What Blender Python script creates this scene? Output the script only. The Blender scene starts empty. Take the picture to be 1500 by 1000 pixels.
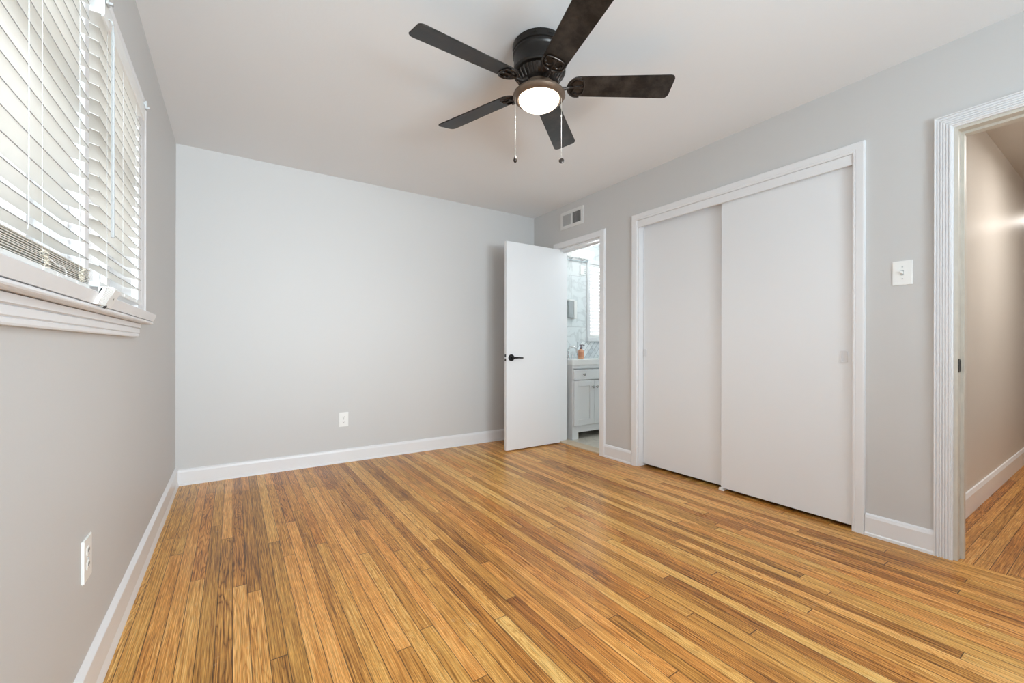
import bpy, bmesh, math, random
from mathutils import Vector, Matrix
random.seed(7)
S = bpy.context.scene
COL = S.collection
PI = math.pi

# ------------------------------------------------------------------ camera
F_PX, YAW, HORIZ, ROLL = 618.35, 0.5838, 507.3, 0.0018
cam_data = bpy.data.cameras.new('camera')
cam = bpy.data.objects.new('camera', cam_data); COL.objects.link(cam)
cam_data.sensor_width = 36.0
cam_data.lens = F_PX / 1500 * 36.0
cam_data.shift_y = (HORIZ - 500) / 1500
cam_data.clip_start = 0.02
cam.matrix_world = (Matrix.Translation((0, 0, 1.0)) @ Matrix.Rotation(-YAW, 4, 'Z')
                    @ Matrix.Rotation(PI / 2, 4, 'X') @ Matrix.Rotation(ROLL, 4, 'Z'))
S.camera = cam

# ------------------------------------------------------------------ world and light
W = bpy.data.worlds.new('sky'); S.world = W; W.use_nodes = True
bg = W.node_tree.nodes['Background']
bg.inputs['Color'].default_value = (0.95, 0.98, 1.0, 1)
bg.inputs['Strength'].default_value = 1.0
S.view_settings.view_transform = 'Standard'
S.view_settings.look = 'None'
S.view_settings.gamma = 1.0
S.view_settings.exposure = 0.03
S.view_settings.use_curve_mapping = False
S.cycles.max_bounces = 14
S.cycles.diffuse_bounces = 8
S.cycles.glossy_bounces = 6
S.cycles.transparent_max_bounces = 16
S.cycles.sample_clamp_indirect = 6.0
S.cycles.use_denoising = True

def area(name, loc, rot, sx, sy, watts, col=(1, 1, 1), spread=180):
    l = bpy.data.lights.new(name, 'AREA'); l.shape = 'RECTANGLE'
    l.size, l.size_y, l.energy, l.color = sx, sy, watts, col
    l.spread = math.radians(spread)
    o = bpy.data.objects.new(name, l); COL.objects.link(o)
    o.location = loc; o.rotation_euler = rot
    return o
# daylight through the left and bathroom windows; the two front areas are added fill
area('added_front_fill', (0.80, -2.08, 1.46), (math.radians(88.5), 0, math.radians(3)), 1.5, 1.1, 15.5, (0.90, 0.96, 1.0), 56)
area('added_upward_fill', (0.95, -2.18, 1.15), (math.radians(128), 0, math.radians(18)), 1.9, 0.7, 124, (0.72, 0.89, 1.0), 140)
area('daylight_left_window', (-0.75, 1.55, 1.6), (0, math.radians(-105), 0), 0.9, 1.7, 12, (0.95, 0.98, 1.0))
area('daylight_bathroom_window', (4.0, 4.25, 1.6), (-PI / 2, 0, 0), 0.8, 0.95, 38, (0.93, 0.98, 1.0))

# ------------------------------------------------------------------ measures (metres; camera at 0,0,1)
XL, XR, YB, YF, H = -0.343, 2.830, 3.837, -1.90, 2.444
XR2 = 2.95                     # far face of the right wall
YHALL = 0.61                   # hall side wall seen through the entry
YBATH = 3.86                   # bathroom wall behind the vanity

# ------------------------------------------------------------------ helpers
def tag(o, label=None, cat=None, group=None, kind=None):
    if label: o['label'] = label
    if cat: o['category'] = cat
    if group: o['group'] = group
    if kind: o['kind'] = kind
    return o

class MB:
    """collects shapes, then links them as one mesh object"""
    def __init__(self): self.bm = bmesh.new(); self.M = Matrix.Identity(4)
    def v(self, p): return self.bm.verts.new(self.M @ Vector(p))
    def box(self, x0, x1, y0, y1, z0, z1, bev=0.0, seg=2):
        b = bmesh.new()
        vs = [b.verts.new((x, y, z)) for x in (x0, x1) for y in (y0, y1) for z in (z0, z1)]
        for f in ((0, 1, 3, 2), (4, 6, 7, 5), (0, 4, 5, 1), (2, 3, 7, 6), (0, 2, 6, 4), (1, 5, 7, 3)):
            b.faces.new([vs[i] for i in f])
        bmesh.ops.recalc_face_normals(b, faces=b.faces)
        if bev: bmesh.ops.bevel(b, geom=list(b.edges), offset=bev, segments=seg, affect='EDGES', profile=0.5)
        self.merge(b); return self
    def frame_x(self, x0, x1, y0, y1, z0, z1, w, bev=0.0):
        self.box(x0, x1, y0, y0 + w, z0, z1, bev); self.box(x0, x1, y1 - w, y1, z0, z1, bev)
        self.box(x0, x1, y0 + w, y1 - w, z0, z0 + w, bev); self.box(x0, x1, y0 + w, y1 - w, z1 - w, z1, bev); return self
    def frame_y(self, y0, y1, x0, x1, z0, z1, w, bev=0.0):
        self.box(x0, x0 + w, y0, y1, z0, z1, bev); self.box(x1 - w, x1, y0, y1, z0, z1, bev)
        self.box(x0 + w, x1 - w, y0, y1, z0, z0 + w, bev); self.box(x0 + w, x1 - w, y0, y1, z1 - w, z1, bev); return self
    def merge(self, b):
        b.transform(self.M)
        me = bpy.data.meshes.new('tmp'); b.to_mesh(me); b.free()
        self.bm.from_mesh(me); bpy.data.meshes.remove(me)
    def lathe(self, prof, n=48, close=False):
        """prof: (r, z) list about local z"""
        rings = []
        for r, z in prof:
            if r < 1e-6: rings.append([self.v((0, 0, z))])
            else: rings.append([self.v((r * math.cos(2 * PI * i / n), r * math.sin(2 * PI * i / n), z)) for i in range(n)])
        for a, b in zip(rings, rings[1:]):
            for i in range(n):
                j = (i + 1) % n
                if len(a) == 1 and len(b) == 1: continue
                if len(a) == 1: self.bm.faces.new((a[0], b[i], b[j]))
                elif len(b) == 1: self.bm.faces.new((a[i], b[0], a[j]))
                else: self.bm.faces.new((a[i], b[i], b[j], a[j]))
        return self
    def tube(self, pts, r, n=8, closed=False):
        pts = [Vector(p) for p in pts]; N = len(pts); rings = []
        rr = r if isinstance(r, (list, tuple)) else [r] * N
        up = Vector((0, 0, 1))
        for i, p in enumerate(pts):
            if closed: t = pts[(i + 1) % N] - pts[i - 1]
            else: t = pts[min(i + 1, N - 1)] - pts[max(i - 1, 0)]
            t.normalize()
            a = t.cross(up)
            if a.length < 1e-3: a = t.cross(Vector((1, 0, 0)))
            a.normalize(); b = t.cross(a).normalized()
            rings.append([self.v(p + rr[i] * (math.cos(2 * PI * k / n) * a + math.sin(2 * PI * k / n) * b)) for k in range(n)])
        pairs = list(zip(rings, rings[1:])) + ([(rings[-1], rings[0])] if closed else [])
        for a, b in pairs:
            for k in range(n): self.bm.faces.new((a[k], a[(k + 1) % n], b[(k + 1) % n], b[k]))
        if not closed:
            self.bm.faces.new(rings[0]); self.bm.faces.new(rings[-1])
        return self
    def prism(self, outline, z0, z1, bev=0.0):
        b = bmesh.new()
        lo = [b.verts.new((x, y, z0)) for x, y in outline]; hi = [b.verts.new((x, y, z1)) for x, y in outline]
        b.faces.new(lo[::-1]); b.faces.new(hi)
        n = len(lo)
        for i in range(n): b.faces.new((lo[i], lo[(i + 1) % n], hi[(i + 1) % n], hi[i]))
        bmesh.ops.recalc_face_normals(b, faces=b.faces)
        if bev:
            es = [e for e in b.edges if abs(e.verts[0].co.z - e.verts[1].co.z) < 1e-7]
            bmesh.ops.bevel(b, geom=es, offset=bev, segments=2, affect='EDGES')
        self.merge(b); return self
    def sweep_casing(self, y0, y1, z0, z1, prof, xw, sgn=-1):
        """three-sided casing on a wall x = xw round an opening; prof = (outward, depth)"""
        cols = []
        for a, d in prof:
            x = xw + sgn * d
            cols.append([self.v((x, y0 - a, z0)), self.v((x, y0 - a, z1 + a)), self.v((x, y1 + a, z1 + a)), self.v((x, y1 + a, z0))])
        for A, B in zip(cols, cols[1:] + cols[:1]):
            for i in range(3): self.bm.faces.new((A[i], A[i + 1], B[i + 1], B[i]))
        self.bm.faces.new([c[0] for c in cols]); self.bm.faces.new([c[3] for c in cols][::-1])
        return self
    def extrude(self, prof, axis, a0, a1):
        """closed profile swept straight. axis 'x': prof = (y, z); axis 'y': prof = (x, z)"""
        def P(q, t): return (t, q[0], q[1]) if axis == 'x' else (q[0], t, q[1])
        A = [self.v(P(q, a0)) for q in prof]; B = [self.v(P(q, a1)) for q in prof]; n = len(prof)
        for i in range(n): self.bm.faces.new((A[i], A[(i + 1) % n], B[(i + 1) % n], B[i]))
        self.bm.faces.new(A[::-1]); self.bm.faces.new(B)
        return self
    def build(self, name, mat, parent=None, smooth=False, mat2=None):
        bmesh.ops.recalc_face_normals(self.bm, faces=self.bm.faces)
        me = bpy.data.meshes.new(name); self.bm.to_mesh(me); self.bm.free()
        me.materials.append(mat)
        if mat2: me.materials.append(mat2)
        if smooth:
            for p in me.polygons: p.use_smooth = True
            try: me.set_sharp_from_angle(angle=math.radians(40))
            except Exception: pass
        o = bpy.data.objects.new(name, me); COL.objects.link(o)
        if parent:
            o.parent = parent
            o.matrix_parent_inverse = Matrix.Translation(parent.location).inverted() if not parent.get('_rot') else parent.matrix_basis.inverted()
        return o

def empty(name, loc=(0, 0, 0)):
    o = bpy.data.objects.new(name, None); COL.objects.link(o); o.location = loc; o.empty_display_size = 0.05
    return o

# ------------------------------------------------------------------ materials
def mat(name, col, rough=0.5, metal=0.0, spec=0.5, bump=0.0, bscale=200.0, vary=0.0, vscale=3.0, emit=None, estr=0.0, trans=0.0, coat=0.0):
    m = bpy.data.materials.new(name); m.use_nodes = True
    nt = m.node_tree; N = nt.nodes; L = nt.links; b = N['Principled BSDF']
    b.inputs['Base Color'].default_value = (*col, 1)
    b.inputs['Roughness'].default_value = rough
    b.inputs['Metallic'].default_value = metal
    b.inputs['Specular IOR Level'].default_value = spec
    b.inputs['Coat Weight'].default_value = coat
    if trans: b.inputs['Transmission Weight'].default_value = trans
    tc = N.new('ShaderNodeTexCoord')
    if bump:
        n = N.new('ShaderNodeTexNoise'); n.inputs['Scale'].default_value = bscale; n.inputs['Detail'].default_value = 3
        bp = N.new('ShaderNodeBump'); bp.inputs['Strength'].default_value = bump; bp.inputs['Distance'].default_value = 0.002
        L.new(tc.outputs['Object'], n.inputs['Vector']); L.new(n.outputs['Fac'], bp.inputs['Height']); L.new(bp.outputs['Normal'], b.inputs['Normal'])
    n2 = N.new('ShaderNodeTexNoise'); n2.inputs['Scale'].default_value = vscale; n2.inputs['Detail'].default_value = 4
    r = N.new('ShaderNodeMapRange'); r.inputs['To Min'].default_value = 1 - vary; r.inputs['To Max'].default_value = 1 + vary
    mx = N.new('ShaderNodeMix'); mx.data_type = 'RGBA'; mx.blend_type = 'MULTIPLY'; mx.inputs['Factor'].default_value = 1
    mx.inputs['A'].default_value = (*col, 1)
    L.new(tc.outputs['Object'], n2.inputs['Vector']); L.new(n2.outputs['Fac'], r.inputs['Value'])
    L.new(r.outputs['Result'], mx.inputs['B']); L.new(mx.outputs['Result'], b.inputs['Base Color'])
    if emit:
        b.inputs['Emission Color'].default_value = (*emit, 1); b.inputs['Emission Strength'].default_value = estr
    return m

def math_node(nt, op, a=None, b=None, c=None):
    n = nt.nodes.new('ShaderNodeMath'); n.operation = op
    for i, v in enumerate((a, b, c)):
        if v is None: continue
        if isinstance(v, (int, float)): n.inputs[i].default_value = v
        else: nt.links.new(v, n.inputs[i])
    return n.outputs[0]

def plank_mat(name, along, width=0.050, length=1.9, ramp=None, tint=1.0):
    m = bpy.data.materials.new(name); m.use_nodes = True
    nt = m.node_tree; N = nt.nodes; L = nt.links; bs = N['Principled BSDF']
    tc = N.new('ShaderNodeTexCoord'); sp = N.new('ShaderNodeSeparateXYZ'); L.new(tc.outputs['Object'], sp.inputs[0])
    u = sp.outputs['Y'] if along == 'y' else sp.outputs['X']
    w = sp.outputs['X'] if along == 'y' else sp.outputs['Y']
    M = lambda *a: math_node(nt, *a)
    ws = M('DIVIDE', w, width); row = M('FLOOR', ws); fw = M('FRACT', ws)
    wn = N.new('ShaderNodeTexWhiteNoise'); wn.noise_dimensions = '1D'; L.new(row, wn.inputs['W'])
    lenr = M('MULTIPLY_ADD', wn.outputs['Value'], 0.7, 0.65)           # board length varies by row
    us = M('ADD', M('DIVIDE', M('DIVIDE', u, length), lenr), M('MULTIPLY', wn.outputs['Value'], 37.7))
    idx = M('FLOOR', us); fu = M('FRACT', us)
    cv = N.new('ShaderNodeCombineXYZ'); L.new(row, cv.inputs[0]); L.new(idx, cv.inputs[1])
    w2 = N.new('ShaderNodeTexWhiteNoise'); w2.noise_dimensions = '2D'; L.new(cv.outputs[0], w2.inputs['Vector'])
    r1 = w2.outputs['Value']
    sc = N.new('ShaderNodeSeparateColor'); L.new(w2.outputs['Color'], sc.inputs[0]); r2, r3 = sc.outputs['Green'], sc.outputs['Blue']
    # fine grain streaks
    gv = N.new('ShaderNodeCombineXYZ')
    L.new(M('MULTIPLY_ADD', u, 4.5, M('MULTIPLY', r1, 61.0)), gv.inputs[0]); L.new(M('MULTIPLY_ADD', w, 250.0, M('MULTIPLY', r2, 93.0)), gv.inputs[1]); L.new(M('MULTIPLY', r3, 20), gv.inputs[2])
    g = N.new('ShaderNodeTexNoise'); g.inputs['Scale'].default_value = 1.0; g.inputs['Detail'].default_value = 5; g.inputs['Roughness'].default_value = 0.65
    L.new(gv.outputs[0], g.inputs['Vector'])
    # cathedral figure
    cvv = N.new('ShaderNodeCombineXYZ')
    L.new(M('MULTIPLY_ADD', u, 1.6, M('MULTIPLY', r2, 77.0)), cvv.inputs[0]); L.new(M('MULTIPLY_ADD', w, 16.0, M('MULTIPLY', r3, 31.0)), cvv.inputs[1])
    cn = N.new('ShaderNodeTexNoise'); cn.inputs['Scale'].default_value = 1.0; cn.inputs['Detail'].default_value = 2.0
    L.new(cvv.outputs[0], cn.inputs['Vector'])
    rings = M('POWER', M('ABSOLUTE', M('SINE', M('MULTIPLY', cn.outputs['Fac'], 60.0))), 0.6)
    # board tone
    tone = M('ADD', M('MULTIPLY', M('POWER', r1, 0.9), 0.48), M('MULTIPLY', M('SUBTRACT', g.outputs['Fac'], 0.5), 2.0))
    tone = M('ADD', tone, M('MULTIPLY', M('SUBTRACT', rings, 0.6), M('MULTIPLY_ADD', M('POWER', r3, 2.5), 0.42, 0.04)))
    bn = N.new('ShaderNodeTexNoise'); bn.inputs['Scale'].default_value = 0.9; bn.inputs['Detail'].default_value = 3
    L.new(tc.outputs['Object'], bn.inputs['Vector'])
    tone = M('ADD', tone, M('MULTIPLY_ADD', bn.outputs['Fac'], 0.6, 0.01))
    cr = N.new('ShaderNodeValToRGB'); L.new(tone, cr.inputs['Fac'])
    e = cr.color_ramp.elements
    ramp = ramp or ((0.0, (0.080, 0.025, 0.004)), (0.20, (0.24, 0.088, 0.014)), (0.45, (0.52, 0.228, 0.042)), (0.75, (0.74, 0.385, 0.098)), (1.0, (0.88, 0.56, 0.20)))
    while len(e) < len(ramp): e.new(0.5)
    for el, (p, c) in zip(e, ramp): el.position = p; el.color = (*[k * tint for k in c], 1)
    # some boards redder, some yellower
    hm = N.new('ShaderNodeMix'); hm.data_type = 'RGBA'; L.new(r2, hm.inputs['Factor']); hm.inputs['A'].default_value = (1.06, 0.90, 0.82, 1); hm.inputs['B'].default_value = (0.98, 1.02, 0.98, 1)
    hx = N.new('ShaderNodeMix'); hx.data_type = 'RGBA'; hx.blend_type = 'MULTIPLY'; hx.inputs['Factor'].default_value = 1
    L.new(cr.outputs['Color'], hx.inputs['A']); L.new(hm.outputs['Result'], hx.inputs['B'])
    # open pores: short dark dashes along the grain
    pv = N.new('ShaderNodeCombineXYZ'); L.new(M('MULTIPLY_ADD', u, 11.0, M('MULTIPLY', r1, 19.0)), pv.inputs[0]); L.new(M('MULTIPLY_ADD', w, 520.0, M('MULTIPLY', r3, 47.0)), pv.inputs[1])
    pn = N.new('ShaderNodeTexNoise'); pn.inputs['Scale'].default_value = 1.0; pn.inputs['Detail'].default_value = 2; L.new(pv.outputs[0], pn.inputs['Vector'])
    pm = N.new('ShaderNodeMapRange'); pm.inputs['From Min'].default_value = 0.36; pm.inputs['From Max'].default_value = 0.56; pm.inputs['To Min'].default_value = 0.55; pm.inputs['To Max'].default_value = 1.06; L.new(pn.outputs['Fac'], pm.inputs['Value'])
    hp = N.new('ShaderNodeMix'); hp.data_type = 'RGBA'; hp.blend_type = 'MULTIPLY'; hp.inputs['Factor'].default_value = 0.85; hp.clamp_result = True
    L.new(hx.outputs['Result'], hp.inputs['A']); L.new(pm.outputs['Result'], hp.inputs['B']); hx = hp
    # joints
    edge = M('MINIMUM', fw, M('SUBTRACT', 1.0, fw)); gap = M('LESS_THAN', edge, 0.026)
    eu = M('MULTIPLY', M('MINIMUM', fu, M('SUBTRACT', 1.0, fu)), length); gap2 = M('LESS_THAN', eu, 0.0018)
    gp = M('MAXIMUM', gap, gap2)
    # pale scuffs and specks on the worn varnish
    sn = N.new('ShaderNodeTexNoise'); sn.inputs['Scale'].default_value = 38.0; sn.inputs['Detail'].default_value = 6; L.new(tc.outputs['Object'], sn.inputs['Vector'])
    sn2 = N.new('ShaderNodeTexNoise'); sn2.inputs['Scale'].default_value = 2.3; L.new(tc.outputs['Object'], sn2.inputs['Vector'])
    sm = N.new('ShaderNodeMapRange'); sm.inputs['From Min'].default_value = 0.70; sm.inputs['From Max'].default_value = 0.80
    L.new(M('MULTIPLY', sn.outputs['Fac'], M('MULTIPLY_ADD', sn2.outputs['Fac'], 0.9, 0.6)), sm.inputs['Value'])
    mx = N.new('ShaderNodeMix'); mx.data_type = 'RGBA'; L.new(hx.outputs['Result'], mx.inputs['A']); mx.inputs['B'].default_value = (0.62, 0.47, 0.33, 1)
    L.new(M('MULTIPLY', sm.outputs['Result'], 0.18), mx.inputs['Factor'])
    mg = N.new('ShaderNodeMix'); mg.data_type = 'RGBA'; L.new(mx.outputs['Result'], mg.inputs['A']); mg.inputs['B'].default_value = (0.055, 0.022, 0.008, 1)
    L.new(M('MULTIPLY', gp, 0.85), mg.inputs['Factor'])
    L.new(mg.outputs['Result'], bs.inputs['Base Color'])
    L.new(M('MULTIPLY_ADD', sn2.outputs['Fac'], 0.22, M('MULTIPLY_ADD', g.outputs['Fac'], 0.12, 0.16)), bs.inputs['Roughness'])
    bs.inputs['Specular IOR Level'].default_value = 0.34
    bp = N.new('ShaderNodeBump'); bp.inputs['Strength'].default_value = 0.35; bp.inputs['Distance'].default_value = 0.0015
    L.new(M('SUBTRACT', M('MULTIPLY_ADD', g.outputs['Fac'], 0.25, M('MULTIPLY', r2, 0.25)), gp), bp.inputs['Height']); L.new(bp.outputs['Normal'], bs.inputs['Normal'])
    return m

def tile_mat(name, c1, c2, grout, sx, sz, rot=0.0, rough=0.15):
    m = bpy.data.materials.new(name); m.use_nodes = True
    nt = m.node_tree; N = nt.nodes; L = nt.links; bs = N['Principled BSDF']
    tc = N.new('ShaderNodeTexCoord'); mp = N.new('ShaderNodeMapping'); mp.inputs['Rotation'].default_value = (PI / 2 if sz else 0, 0, 0)
    L.new(tc.outputs['Object'], mp.inputs['Vector'])
    mp2 = N.new('ShaderNodeMapping'); mp2.inputs['Rotation'].default_value = (0, 0, rot); L.new(mp.outputs['Vector'], mp2.inputs['Vector'])
    br = N.new('ShaderNodeTexBrick'); br.inputs['Scale'].default_value = 1.0; br.inputs['Brick Width'].default_value = sx; br.inputs['Row Height'].default_value = sz or sx / 2
    br.inputs['Mortar Size'].default_value = 0.003; br.inputs['Color1'].default_value = (*c1, 1); br.inputs['Color2'].default_value = (*c2, 1); br.inputs['Mortar'].default_value = (*grout, 1)
    L.new(mp2.outputs['Vector'], br.inputs['Vector'])
    n = N.new('ShaderNodeTexNoise'); n.inputs['Scale'].default_value = 3.0; n.inputs['Detail'].default_value = 6; n.inputs['Distortion'].default_value = 1.4
    L.new(tc.outputs['Object'], n.inputs['Vector'])
    vein = N.new('ShaderNodeMapRange'); vein.inputs['From Min'].default_value = 0.0; vein.inputs['From Max'].default_value = 0.05; vein.inputs['To Min'].default_value = 0.72
    L.new(math_node(nt, 'ABSOLUTE', math_node(nt, 'SUBTRACT', n.outputs['Fac'], 0.5)), vein.inputs['Value'])
    mx = N.new('ShaderNodeMix'); mx.data_type = 'RGBA'; mx.blend_type = 'MULTIPLY'; mx.inputs['Factor'].default_value = 0.6
    L.new(br.outputs['Color'], mx.inputs['A']); L.new(vein.outputs['Result'], mx.inputs['B']); L.new(mx.outputs['Result'], bs.inputs['Base Color'])
    bs.inputs['Roughness'].default_value = rough
    return m

def glass_mat(name):
    m = bpy.data.materials.new(name); m.use_nodes = True
    nt = m.node_tree; N = nt.nodes; L = nt.links; N.remove(N['Principled BSDF'])
    t = N.new('ShaderNodeBsdfTransparent'); g = N.new('ShaderNodeBsdfGlossy'); g.inputs['Roughness'].default_value = 0.02
    lw = N.new('ShaderNodeLayerWeight'); lw.inputs['Blend'].default_value = 0.5; mx = N.new('ShaderNodeMixShader')
    fac = math_node(nt, 'MULTIPLY_ADD', math_node(nt, 'POWER', lw.outputs['Facing'], 5.0), 0.8, 0.03)
    L.new(fac, mx.inputs[0])
    L.new(t.outputs[0], mx.inputs[1]); L.new(g.outputs[0], mx.inputs[2]); L.new(mx.outputs[0], N['Material Output'].inputs[0])
    return m

def slat_mat(name):
    """white vinyl blind slats, slightly translucent"""
    m = bpy.data.materials.new(name); m.use_nodes = True
    nt = m.node_tree; N = nt.nodes; L = nt.links; b = N['Principled BSDF']
    b.inputs['Base Color'].default_value = (0.86, 0.86, 0.84, 1); b.inputs['Roughness'].default_value = 0.35
    tr = N.new('ShaderNodeBsdfTranslucent'); tr.inputs['Color'].default_value = (0.9, 0.89, 0.84, 1)
    mx = N.new('ShaderNodeMixShader'); mx.inputs[0].default_value = 0.3
    L.new(b.outputs[0], mx.inputs[1]); L.new(tr.outputs[0], mx.inputs[2]); L.new(mx.outputs[0], N['Material Output'].inputs[0])
    return m

M = {}
M['wall'] = mat('greige_wall_paint', (0.60, 0.592, 0.582), 0.55, bump=0.12, bscale=120, vary=0.012, vscale=1.5)
M['hallwall'] = mat('glossy_beige_wall_paint', (0.62, 0.59, 0.55), 0.42, bump=0.25, bscale=14, vary=0.03, vscale=2.5)
M['ceil'] = mat('ceiling_paint', (0.81, 0.82, 0.83), 0.8, bump=0.2, bscale=60, vary=0.012, vscale=1.2)
M['trim'] = mat('white_gloss_trim_paint', (0.80, 0.80, 0.81), 0.32, bump=0.05, bscale=60, vary=0.01, vscale=6)
M['door'] = mat('white_door_paint', (0.80, 0.81, 0.825), 0.38, bump=0.05, bscale=90, vary=0.01, vscale=2)
M['oldtrim'] = mat('worn_beige_trim_paint', (0.62, 0.58, 0.51), 0.45, bump=0.2, bscale=90, vary=0.08, vscale=25)
M['floor'] = plank_mat('oak_strip_floor', 'y')
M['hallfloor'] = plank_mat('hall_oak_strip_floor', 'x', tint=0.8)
M['plastic'] = mat('white_plastic', (0.86, 0.86, 0.84), 0.3, vary=0.005)
M['slot'] = mat('dark_slot', (0.03, 0.03, 0.03), 0.6)
M['dark'] = mat('closet_darkness', (0.10, 0.09, 0.08), 0.8)
M['bronze'] = mat('black_bronze_metal', (0.022, 0.019, 0.017), 0.34, metal=0.55, vary=0.3, vscale=20)
M['antique'] = mat('rubbed_antique_bronze', (0.17, 0.12, 0.085), 0.42, metal=0.6, vary=0.3, vscale=30)
M['iron'] = mat('bronze_scroll_iron', (0.05, 0.04, 0.034), 0.33, metal=0.7, vary=0.35, vscale=40)
def blade_mat():
    m = bpy.data.materials.new('espresso_fan_blade'); m.use_nodes = True
    nt = m.node_tree; N = nt.nodes; L = nt.links; b = N['Principled BSDF']
    tc = N.new('ShaderNodeTexCoord'); n = N.new('ShaderNodeTexNoise'); n.inputs['Scale'].default_value = 11.0; n.inputs['Detail'].default_value = 8; n.inputs['Roughness'].default_value = 0.7
    L.new(tc.outputs['Object'], n.inputs['Vector'])
    cr = N.new('ShaderNodeValToRGB'); e = cr.color_ramp.elements
    e[0].position, e[0].color = 0.42, (0.009, 0.007, 0.006, 1); e[1].position, e[1].color = 0.72, (0.060, 0.048, 0.040, 1)
    L.new(n.outputs['Fac'], cr.inputs['Fac']); L.new(cr.outputs['Color'], b.inputs['Base Color'])
    L.new(math_node(nt, 'MULTIPLY_ADD', n.outputs['Fac'], 0.35, 0.20), b.inputs['Roughness'])
    b.inputs['Specular IOR Level'].default_value = 0.35
    return m
M['blade'] = blade_mat()
M['bowl'] = mat('lit_frosted_glass', (0.95, 0.92, 0.86), 0.4, emit=(1.0, 0.90, 0.74), estr=3.0)
M['chain'] = mat('nickel_chain', (0.5, 0.49, 0.46), 0.35, metal=0.6)
M['black'] = mat('matte_black_hardware', (0.012, 0.012, 0.013), 0.3, metal=0.3)
M['chrome'] = mat('chrome', (0.75, 0.76, 0.77), 0.12, metal=1.0)
M['knob'] = mat('brushed_nickel_knob', (0.42, 0.40, 0.38), 0.25, metal=1.0)
M['pull'] = mat('painted_pull_cup', (0.72, 0.72, 0.73), 0.4)
M['vent'] = mat('white_enamel_vent', (0.74, 0.735, 0.72), 0.4)
M['slats'] = slat_mat('white_blind_slats')
M['slatshade'] = mat('shaded_slat_edge', (0.33, 0.32, 0.31), 0.6)  # shade on the room edges of the slats, put into the colour
M['stackshade'] = mat('shaded_stack_edge', (0.62, 0.585, 0.53), 0.6)  # tan grey with the shade of the stacked edges painted in
M['blindrail'] = mat('white_blind_rail', (0.84, 0.84, 0.82), 0.35)
M['ladder'] = mat('pale_grey_ladder_cord', (0.62, 0.62, 0.61), 0.7)
M['cord'] = mat('ivory_blind_cord', (0.72, 0.66, 0.55), 0.7)
M['wand'] = mat('clear_plastic_wand', (0.50, 0.51, 0.51), 0.2)
M['glass'] = glass_mat('window_glass')
M['vinyl'] = mat('window_sash_vinyl', (0.80, 0.80, 0.80), 0.35)
M['cabinet'] = mat('white_vanity_lacquer', (0.80, 0.81, 0.82), 0.3)
M['stone'] = mat('white_cultured_marble', (0.88, 0.88, 0.87), 0.12, vary=0.02, vscale=8)
M['thresh'] = mat('tan_marble_threshold', (0.60, 0.46, 0.31), 0.35, vary=0.15, vscale=30)
M['bathfloor'] = tile_mat('beige_stone_floor_tile', (0.66, 0.61, 0.53), (0.72, 0.67, 0.58), (0.52, 0.48, 0.42), 0.6, 0.0, rough=0.3)
M['marble'] = tile_mat('pale_marble_wall_tile', (0.82, 0.85, 0.85), (0.79, 0.83, 0.84), (0.60, 0.62, 0.63), 0.31, 0.62)
M['lightstripes'] = tile_mat('painted_light_stripes', (0.90, 0.91, 0.92), (0.66, 0.70, 0.73), (0.45, 0.49, 0.51), 0.40, 0.055, rot=0.85)  # diagonal bands of light on the wall, painted as tile colours
M['bathwall'] = mat('pale_blue_wall_paint', (0.72, 0.78, 0.80), 0.5)
M['shade'] = mat('lit_opal_glass_shade', (0.9, 0.9, 0.9), 0.3, emit=(1, 0.99, 0.97), estr=0.35)
M['soap'] = mat('peach_soap', (0.80, 0.42, 0.26), 0.15, spec=0.6)
M['soaplabel'] = mat('terracotta_label', (0.62, 0.27, 0.15), 0.5)
M['pump'] = mat('plum_pump_plastic', (0.10, 0.055, 0.075), 0.3)
M['clear'] = mat('clear_soap_glass', (0.85, 0.84, 0.80), 0.08, trans=0.5)
M['grey'] = mat('grey_box_side', (0.42, 0.45, 0.46), 0.4)
M['bark'] = mat('tree_bark', (0.13, 0.09, 0.06), 0.9)
M['leaf'] = mat('tree_leaves', (0.16, 0.20, 0.06), 0.7, vary=0.4, vscale=4)
M['grass'] = mat('pale_yard_paving', (0.62, 0.62, 0.58), 0.9, vary=0.3, vscale=2)
M['siding'] = mat('neighbour_siding', (0.72, 0.72, 0.70), 0.7)

def struct(name, label, cat, mb, m, smooth=False, parent=None):
    o = mb.build(name, m, parent, smooth)
    if not parent: tag(o, label, cat, kind='structure')
    return o

# ================================================================== ROOM SHELL
b = MB(); b.box(XL - 0.14, XR + 0.004, YF - 0.15, YB + 0.02, -0.06, 0.0)
struct('floor', 'honey oak strip floor of the bedroom with worn varnish', 'floor', b, M['floor'])
b = MB(); b.box(XR + 0.004, 10.2, -0.60, YHALL + 0.02, -0.06, 0.0)
struct('floor_hall', 'oak strip floor of the hall beyond the open entry', 'floor', b, M['hallfloor'])
b = MB(); b.box(XR2, 4.9, 2.3, YBATH + 0.02, -0.06, 0.004)
struct('floor_bathroom', 'beige stone tile floor in the bathroom', 'floor', b, M['bathfloor'])
b = MB(); b.box(XL - 0.14, XR2, YF - 0.15, YB + 0.12, H, H + 0.08)
struct('ceiling', 'smooth off white bedroom ceiling around the fan', 'ceiling', b, M['ceil'])
b = MB(); b.box(XR2, 10.2, -0.60, YHALL + 0.12, H, H + 0.08)
struct('ceiling_hall', 'ceiling of the hall beyond the entry', 'ceiling', b, M['hallwall'])
b = MB(); b.box(XR2, 4.9, 2.3, YBATH + 0.1, H, H + 0.08)
struct('ceiling_bathroom', 'ceiling of the bathroom', 'ceiling', b, M['bathwall'])

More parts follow.
